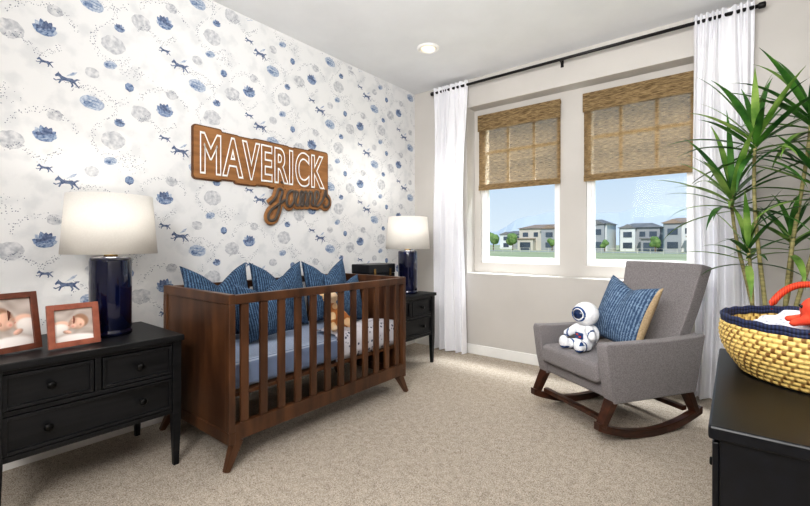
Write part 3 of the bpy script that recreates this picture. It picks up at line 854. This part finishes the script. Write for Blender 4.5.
# ---------------------------------------------------------------- black dresser beside camera
dr = empty('dresser', (2.724, 1.13, 0), label='black painted wooden dresser holding a woven basket', category='dresser')
Dd, Dl, Dt = .60, .86, .70
bm = bmesh.new(); abox(bm, (0, 0, Dt-.03), (Dd, Dl, Dt)); finish('top', bm, M_black2, parent=dr, bevel=.005)
bm = bmesh.new(); abox(bm, (.02, .015, .10), (Dd-.005, Dl-.015, Dt-.031)); finish('body', bm, M_black2, parent=dr, bevel=.003)
for za, zb in ((.12, .38), (.40, .655)):
    for ya, yb in ((.03, .425), (.435, .83)):
        bm = bmesh.new(); abox(bm, (.006, ya, za), (.0195, yb, zb)); d = finish('drawer', bm, M_black2, parent=dr, bevel=.003)
        bm = bmesh.new()
        alathe(bm, [(.001, 0), (.006, 0), (.005, .004), (.010, .007), (.011, .009), (.009, .012), (.001, .0125)], 20)
        M = Matrix.Translation((.006, (ya+yb)/2, (za+zb)/2)) @ Matrix.Rotation(-pi/2, 4, 'Y')
        for v in bm.verts: v.co = M @ v.co
        finish('knob', bm, M_knob, parent=d, smooth=True)
for xx in (.05, Dd-.04):
    for yy in (.05, Dl-.05):
        bm = bmesh.new(); abeam(bm, (xx, yy, .10), (xx, yy, 0), .05, .05, .035, .035, up=(0, 1, 0)); finish('leg', bm, M_black2, parent=dr, bevel=.003)

# ---------------------------------------------------------------- basket
bk_ = empty('woven_basket', (3.005, 1.73, .7005), label='yellow woven straw basket with navy rim and red handles', category='basket')
def weave_mat():
    m = bpy.data.materials.new('yellow_straw_weave'); m.use_nodes = True
    N, L = m.node_tree.nodes, m.node_tree.links
    b = N['Principled BSDF']; b.inputs['Roughness'].default_value = .6
    tc = N.new('ShaderNodeTexCoord')
    sp = N.new('ShaderNodeSeparateXYZ'); L.new(tc.outputs['Object'], sp.inputs[0])
    at = N.new('ShaderNodeMath'); at.operation = 'ARCTAN2'; L.new(sp.outputs['Y'], at.inputs[0]); L.new(sp.outputs['X'], at.inputs[1])
    m1 = N.new('ShaderNodeMath'); m1.operation = 'MULTIPLY'; m1.inputs[1].default_value = 66; L.new(at.outputs[0], m1.inputs[0])
    zf = N.new('ShaderNodeMath'); zf.operation = 'MULTIPLY'; zf.inputs[1].default_value = 11/.155; L.new(sp.outputs['Z'], zf.inputs[0])
    fl = N.new('ShaderNodeMath'); fl.operation = 'FLOOR'; L.new(zf.outputs[0], fl.inputs[0])
    ml = N.new('ShaderNodeMath'); ml.operation = 'MULTIPLY_ADD'; ml.inputs[1].default_value = pi; L.new(fl.outputs[0], ml.inputs[0]); L.new(m1.outputs[0], ml.inputs[2])
    sn = N.new('ShaderNodeMath'); sn.operation = 'SINE'; L.new(ml.outputs[0], sn.inputs[0])
    n = N.new('ShaderNodeTexNoise'); n.inputs['Scale'].default_value = 30; L.new(tc.outputs['Object'], n.inputs['Vector'])
    ad = N.new('ShaderNodeMath'); ad.operation = 'MULTIPLY_ADD'; ad.inputs[1].default_value = .35; L.new(sn.outputs[0], ad.inputs[0]); L.new(n.outputs['Fac'], ad.inputs[2])
    r = N.new('ShaderNodeValToRGB'); r.color_ramp.elements[0].position = .16; r.color_ramp.elements[0].color = S(124, 88, 38)
    r.color_ramp.elements[1].position = .40; r.color_ramp.elements[1].color = S(222, 192, 118)
    L.new(ad.outputs[0], r.inputs['Fac']); L.new(r.outputs['Color'], b.inputs['Base Color'])
    bp = N.new('ShaderNodeBump'); bp.inputs['Strength'].default_value = .4; bp.inputs['Distance'].default_value = .003
    L.new(sn.outputs[0], bp.inputs['Height']); L.new(bp.outputs[0], b.inputs['Normal'])
    return m
M_weave = weave_mat()
M_navyrope = mat('navy_cord', S(16, 22, 46), S(38, 48, 84), rough=.7, tex='wave', scale=(1, 1, 1), nscale=40)
M_redrope = mat('red_cord', S(168, 38, 16), S(210, 72, 32), rough=.6, tex='wave', scale=(1, 1, 1), nscale=45)
bm = bmesh.new()
HB = .155
def br(t): return .225+.05*math.sin(t*pi/2)+.012*math.sin(pi*t)
prof = [(.001, .004), (.215, .004)]
nr = 11
for k in range(nr):
    z0 = HB*k/nr
    for q in range(5):
        s = q/4.0; z = z0+HB/nr*s*.98
        prof.append((br(z/HB)-.006+.0045*math.sin(pi*s), z))
alathe(bm, prof, 96)
inn = [(br(z/HB)-.016, z) for z in (HB, HB*.6, HB*.2, .012)]+[(.001, .012)]
alathe(bm, inn, 96)
finish('body', bm, M_weave, parent=bk_, smooth=True)
bm = bmesh.new()
for zz, rr_, of in ((HB+.003, .009, -.003), (HB+.014, .0085, -.001)):
    P = [((br(1)+of-.008)*math.cos(2*pi*k/96), (br(1)+of-.008)*math.sin(2*pi*k/96), zz+.002*math.sin(k*1.6)) for k in range(97)]
    atube(bm, P, rr_, 10)
finish('rim', bm, M_navyrope, parent=bk_, smooth=True)
for ang in (97, 277):
    bm = bmesh.new(); a0 = math.radians(ang); P = []
    for k in range(25):
        t = k/24; th = a0+math.radians(-24+48*t); r = br(1)-.008
        P.append((r*math.cos(th)*(1+.05*math.sin(pi*t)), r*math.sin(th)*(1+.05*math.sin(pi*t)), HB+.01+.090*math.sin(pi*t)**.7))
    atube(bm, P, .0115, 10); finish('handle', bm, M_redrope, parent=bk_, smooth=True)
M_bl = mat('grey_white_knit', S(150, 154, 166), S(218, 219, 225), rough=.95, tex='voronoi', scale=(1, 1, 1), nscale=60, lo=.1, hi=.5, bump=.4)
blob('baby_blanket', [('e', (-.06, -.02, .085), (.15, .17, .075)), ('e', (.07, .09, .095), (.12, .11, .07)), ('e', (.06, -.09, .08), (.13, .12, .07)), ('c', (-.17, -.04, .13), (.0, .13, .165), .030, .034), ('c', (-.12, -.12, .135), (.08, -.12, .150), .030, .026), ('c', (-.1, .02, .165), (.1, .0, .165), .024, .03), ('c', (-.15, .06, .14), (.02, -.05, .17), .022, .024)],
     [M_bl], voxel=.006, smooth=3, loc=(3.0, 1.73, .705), label='crumpled grey and white knit baby blanket inside basket', category='blanket')
tp = empty('octopus_plush', (2.955, 1.585, .880), label='orange-red knitted soft toy resting on blanket in basket', category='soft toy')
blob('body', [('e', (0, 0, .035), (.045, .045, .042)), ('c', (-.03, -.02, .01), (-.06, -.03, .0), .014, .009), ('c', (-.03, .02, .01), (-.065, .03, .004), .014, .009), ('c', (0, .03, .01), (0, .085, .0), .014, .01), ('c', (0, -.03, .01), (.02, -.08, .0), .014, .01)], [M_pred], parent=tp, voxel=.004)
for yy in (-.012, .014): ball('eye', (-.04, yy, .045), .005, M_eye, tp)

# ---------------------------------------------------------------- plant
pl = empty('potted_dracaena', (2.92, 2.95, 0), label='tall potted dracaena with spiky green leaf rosettes near curtain', category='potted plant')
M_pot = mat('dark_ceramic_pot', S(40, 42, 46), S(58, 60, 66), rough=.35, nscale=2)
M_soil = mat('soil', S(44, 32, 24), S(74, 56, 42), rough=1, nscale=8, bump=.5)
M_cane = mat('cane_bark', S(118, 112, 74), S(158, 150, 104), rough=.8, scale=(4, 4, 40), nscale=2, bump=.3)
M_leaf = mat('dracaena_leaf', S(30, 76, 32), S(84, 132, 54), rough=.38, nscale=1.2, detail=3, trans=.2)
M_leaf2 = mat('dracaena_leaf_light', S(84, 128, 50), S(160, 188, 102), rough=.4, nscale=1.2, detail=3, trans=.25)
bm = bmesh.new(); alathe(bm, [(.001, 0), (.115, 0), (.125, .01), (.155, .34), (.16, .36), (.148, .36), (.14, .32), (.001, .32)], 40); finish('pot', bm, M_pot, parent=pl, smooth=True)
bm = bmesh.new(); alathe(bm, [(.1385, .322), (.06, .335), (.001, .34)], 30); finish('soil', bm, M_soil, parent=pl, smooth=True)
heads = [
    ((-.05, .02), (-.15, .02, 1.38), .46, 32), ((-.02, -.03), (-.06, -.05, 1.66), .45, 32), ((.04, .03), (.15, .02, 1.76), .47, 34),
    ((.06, -.03), (.19, -.04, 1.40), .40, 26), ((-.06, -.04), (-.10, -.07, 1.08), .32, 16), ((.0, .05), (.09, .06, 1.14), .34, 16)]
rnd = random.Random(11)
for hi_, ((bx_, by_), (hx, hy, hz), ll, cnt) in enumerate(heads):
    bm = bmesh.new(); P = []
    for k in range(13):
        t = k/12; s = t*t*(3-2*t)
        P.append((bx_+(hx-bx_)*s+.014*math.sin(5*t+hi_), by_+(hy-by_)*s+.01*math.cos(4*t+hi_), .33+(hz-.33)*t))
    atube(bm, P, [.012-.004*k/12 for k in range(13)], 10); finish('cane', bm, M_cane, parent=pl, smooth=True)
    bm = bmesh.new()
    for q in range(cnt):
        az = q*2.39996+rnd.uniform(-.25, .25); f = q/cnt
        el = math.radians(78-88*f+rnd.uniform(-12, 12)); l = ll*rnd.uniform(.7, 1.12)
        base = Vector(P[-1])+Vector((0, 0, .02-.13*f))
        pos = base.copy(); w0 = .0145+.003*rnd.random(); prev = None; n = 11; mi = 1 if rnd.random() < .3 else 0
        cone = el; bend = rnd.uniform(.6, 1.5)
        for k in range(n+1):
            t = k/n
            d = Vector((math.cos(az)*math.cos(cone), math.sin(az)*math.cos(cone), math.sin(cone)))
            if k: pos = pos + d*(l/n)
            cone -= (.045+.06*f)*(.3+1.6*t*t)*bend
            wd = w0*(.55+1.4*t*(1-t)*1.6)*(1-t**3)+.0004
            sd = Vector((-math.sin(az), math.cos(az), 0)); up = sd.cross(d)*-1
            pts = [pos-sd*wd+up*wd*.3, pos.copy(), pos+sd*wd+up*wd*.3]
            for p_ in pts:
                p_.x = min(p_.x, .44); p_.y = min(p_.y, .52)
            cur = [bm.verts.new(p_) for p_ in pts]
            if prev:
                for c in (0, 1): bm.faces.new((prev[c], prev[c+1], cur[c+1], cur[c])).material_index = mi
            prev = cur
    finish('foliage', bm, [M_leaf, M_leaf2], parent=pl, smooth=True)

# ---------------------------------------------------------------- outdoors
GZ = -0.7
M_field = mat('dry_grass', S(168, 172, 126), S(198, 196, 156), rough=1, scale=(.15, .4, 1), nscale=1, detail=6)
bm = bmesh.new(); abox(bm, (-260, 4.6, GZ-.2), (160, 420, GZ)); finish('ground', bm, M_field, label='dry green and tan grass field outside', category='ground', kind='stuff')
M_roadm = mat('asphalt', S(160, 158, 156), S(178, 176, 172), rough=1, nscale=1)
bm = bmesh.new(); abox(bm, (-200, 84, GZ), (120, 90, GZ+.05)); finish('road', bm, M_roadm, label='pale grey street beyond the field', category='road')
M_hill = mat('hazy_hill', S(188, 196, 204), S(194, 201, 208), rough=1, scale=(.02, .02, .02), nscale=1)  # distance haze is mixed into this pale hill colour
bm = bmesh.new()
top = []; n = 60
for k in range(n+1):
    x = -420+ 640*k/n
    zz = 24+9*math.sin(k*.22+1)+5*math.sin(k*.57)+1.5*math.sin(k*1.7)
    top.append((x, zz))
for (xa, za), (xb, zb) in zip(top, top[1:]):
    aprism(bm, [(xa, 380, GZ), (xa, 460, GZ), (xa, 410, za+GZ)], [(xb, 380, GZ), (xb, 460, GZ), (xb, 410, zb+GZ)])
bmesh.ops.remove_doubles(bm, verts=bm.verts, dist=.01)
finish('mountain_range', bm, M_hill, smooth=False, label='hazy blue mountain range on the horizon', category='mountain')
M_hwhite = mat('stucco_white', S(228, 228, 226), S(218, 218, 216), rough=.9, scale=(.3, .3, .3))
M_hbeige = mat('stucco_beige', S(212, 204, 192), S(202, 194, 182), rough=.9, scale=(.3, .3, .3))
M_hgrey = mat('stucco_grey', S(172, 172, 174), S(160, 161, 164), rough=.9, scale=(.3, .3, .3))
M_roof1 = mat('roof_tile_grey', S(122, 120, 120), S(140, 136, 134), rough=.9, scale=(.5, .5, .5))  # both roof tones paled, putting distance haze into the colour
M_roof2 = mat('roof_tile_brown', S(152, 132, 116), S(168, 146, 130), rough=.9, scale=(.5, .5, .5))
M_hwin = mat('dark_house_glass', S(72, 80, 92), S(90, 100, 112), rough=.2, scale=(.3, .3, .3))
def house(x, y, w, d, h, mw, mr, label, fl=1):
    e = empty('house', (x, y, GZ), label=label, category='house')
    X = lambda a, b: (min(a*fl, b*fl), max(a*fl, b*fl))
    bm = bmesh.new(); abox(bm, (-w/2, 0, 0), (w/2, d, h)); xa, xb = X(-w/2+.4, -w/2+w*.42); abox(bm, (xa, -2, 0), (xb, -.01, h*.5)); finish('body', bm, mw, parent=e)
    # upper bay with its own gable breaks up the facade
    xa, xb = X(w*.08, w*.46)
    bm = bmesh.new(); abox(bm, (xa, -.9, 0), (xb, -.01, h*.96)); finish('front_bay', bm, M_hgrey if mw is not M_hgrey else M_hwhite, parent=e)
    bm = bmesh.new(); o = .45
    aprism(bm, [(-w/2-o, -o, h), (w/2+o, -o, h), (w/2+o, d+o, h), (-w/2-o, d+o, h)], [(-w/2+w*.25, d/2-.4, h+1.1), (w/2-w*.25, d/2-.4, h+1.1), (w/2-w*.25, d/2+.4, h+1.1), (-w/2+w*.25, d/2+.4, h+1.1)])
    mxx = (xa+xb)/2
    aprism(bm, [(xa-.3, -1.2, h*.97), (xb+.3, -1.2, h*.97), (mxx, -1.2, h*.97+.9)], [(xa-.3, 1.5, h*.97), (xb+.3, 1.5, h*.97), (mxx, 1.5, h*.97+.9)])
    xa, xb = X(-w/2+.1, -w/2+w*.42+.3); abox(bm, (xa, -2.3, h*.5), (xb, -.92, h*.5+.25)); finish('roof', bm, mr, parent=e)
    for k, (a_, z_, ww, hh, yy) in enumerate(((-.34, .68, 1.4, 1.1, 0), (-.08, .68, 1.1, 1.1, 0), (.27, .66, 1.7, 1.2, -.9), (.27, .2, 1.8, 1.3, -.9))):
        bm = bmesh.new(); abox(bm, (fl*a_*w-ww/2, yy-.08, z_*h-hh/2+.2), (fl*a_*w+ww/2, yy-.005, z_*h+hh/2+.2)); finish('house_window', bm, M_hwin, parent=e)
    xa, xb = X(-w/2+w*.1, -w/2+w*.36)
    bm = bmesh.new(); abox(bm, (xa, -2.06, .0), (xb, -2.005, h*.36)); finish('garage_door', bm, M_hwin, parent=e)
house(-35.8, 103, 10.5, 9, 5.5, M_hbeige, M_roof2, 'two-storey beige stucco house with brown roof beyond field')
house(-51, 124, 11, 9, 4.6, M_hgrey, M_roof1, 'grey two-storey house partly behind trees', -1)
house(-22.6, 97, 7.6, 9, 6.0, M_hwhite, M_roof1, 'white two-storey house with grey roof beyond field')
house(-13.6, 103, 7.8, 9, 5.2, M_hgrey, M_roof1, 'grey two-storey house with dark windows beyond field', -1)
house(-4.8, 97, 7.2, 9, 5.8, M_hwhite, M_roof2, 'white two-storey house with tan roof beyond field', -1)
house(6.5, 103, 9, 9, 5.3, M_hbeige, M_roof2, 'beige two-storey house with tan roof beyond field')
M_tree = mat('tree_foliage', S(84, 116, 66), S(138, 160, 98), rough=1, scale=(1.5, 1.5, 1.5), nscale=1)
M_trunk = mat('tree_trunk', S(96, 76, 56), S(120, 96, 72), rough=1)
rn = random.Random(2)
for k, (x, y, h) in enumerate(((-46.4, 96.5, 5.2), (-43.2, 92.6, 4.0), (-40.0, 96.6, 4.6), (-50, 94, 4.6), (-18.2, 92.6, 2.6), (-9.4, 94, 3.2), (-0.2, 92.6, 4.0), (-29.8, 95, 3.0))):
    e = empty('tree', (x, y, GZ), label='round leafy green tree by the street', category='tree', group='street trees')
    bm = bmesh.new(); atube(bm, [(0, 0, 0), (0, 0, h*.5)], .12, 8); finish('trunk', bm, M_trunk, parent=e)
    q = h/5
    blob('crown', [('e', (rn.uniform(-1, 1)*q, rn.uniform(-.6, .6)*q, h*.62+rn.uniform(-1, 1)*q), (rn.uniform(.7, 1.0)*q,)*3) for _ in range(9)], M_tree, parent=e, voxel=.2, smooth=1)
M_fence = mat('white_fence', S(206, 202, 190), S(194, 190, 178), rough=.7)
bm = bmesh.new()
for k in range(45): abox(bm, (-60+k*1.8, 76, GZ), (-59.93+k*1.8, 76.07, GZ+.95))
for z in (.4, .85): abox(bm, (-60, 76.02, GZ+z), (21, 76.05, GZ+z+.045))
finish('fence', bm, M_fence, label='pale post and rail fence across the field', category='fence')

# ---------------------------------------------------------------- lights
w = bpy.data.worlds.new('sky'); sc.world = w; w.use_nodes = True
N, L = w.node_tree.nodes, w.node_tree.links
bg = N['Background']; tc = N.new('ShaderNodeTexCoord'); sp = N.new('ShaderNodeSeparateXYZ'); L.new(tc.outputs['Generated'], sp.inputs[0])
r = N.new('ShaderNodeValToRGB')
r.color_ramp.elements[0].position = 0.0; r.color_ramp.elements[0].color = S(208, 219, 228)
r.color_ramp.elements[1].position = 0.45; r.color_ramp.elements[1].color = S(126, 170, 214)
L.new(sp.outputs['Z'], r.inputs['Fac']); L.new(r.outputs['Color'], bg.inputs['Color']); bg.inputs['Strength'].default_value = 1.12
def light(name, typ, loc, target, energy, size=None, color=(1, 1, 1), sy=None, angle=None):
    l = bpy.data.lights.new(name, typ); l.energy = energy; l.color = color
    if typ == 'AREA':
        l.size = size
        if sy: l.shape = 'RECTANGLE'; l.size_y = sy
    if typ == 'SUN': l.angle = math.radians(1)
    if typ == 'SPOT': l.spot_size = math.radians(110); l.spot_blend = .6; l.shadow_soft_size = .05
    o = bpy.data.objects.new(name, l); COL.objects.link(o); o.location = loc
    o.rotation_euler = (Vector(target)-Vector(loc)).to_track_quat('-Z', 'Y').to_euler()
    return o
light('sun', 'SUN', (0, -10, 20), (-8, 12, 0), 2.8, color=(1, .96, .9))
light('rear_fill', 'AREA', (2.7, -1.1, 2.25), (2.3, 3.0, .8), 66, 1.1, (1, .99, .975), 0.8)  # added fill panel behind the camera, not a fixture of the room
light('ceiling_fill', 'AREA', (2.2, 0.5, 1.9), (2.2, 1.8, 2.74), 44, 1.3, (1, .995, .99), 1.0)  # added fill aimed upward to brighten the ceiling
light('outdoor_fill', 'AREA', (1.6, 5.0, 4.9), (1.6, 3.0, .0), 1150, 3.2, (.97, .985, 1), 1.2)  # added panel outside above the windows, boosts the daylight coming in
light('downlight_spot', 'SPOT', (.75, 2.86, 2.70), (.75, 2.86, 0), 28, color=(1, .96, .9))

# ---------------------------------------------------------------- camera
cam = bpy.data.cameras.new('camera'); co = bpy.data.objects.new('camera', cam); COL.objects.link(co)
co.location = (2.77, 0, 1.10); co.rotation_euler = (pi/2, 0, math.atan2(.621, .7834))
cam.sensor_width = 36; cam.lens = 416/810*36; cam.shift_y = -10/810; cam.clip_start = .05; cam.clip_end = 2000
sc.camera = co
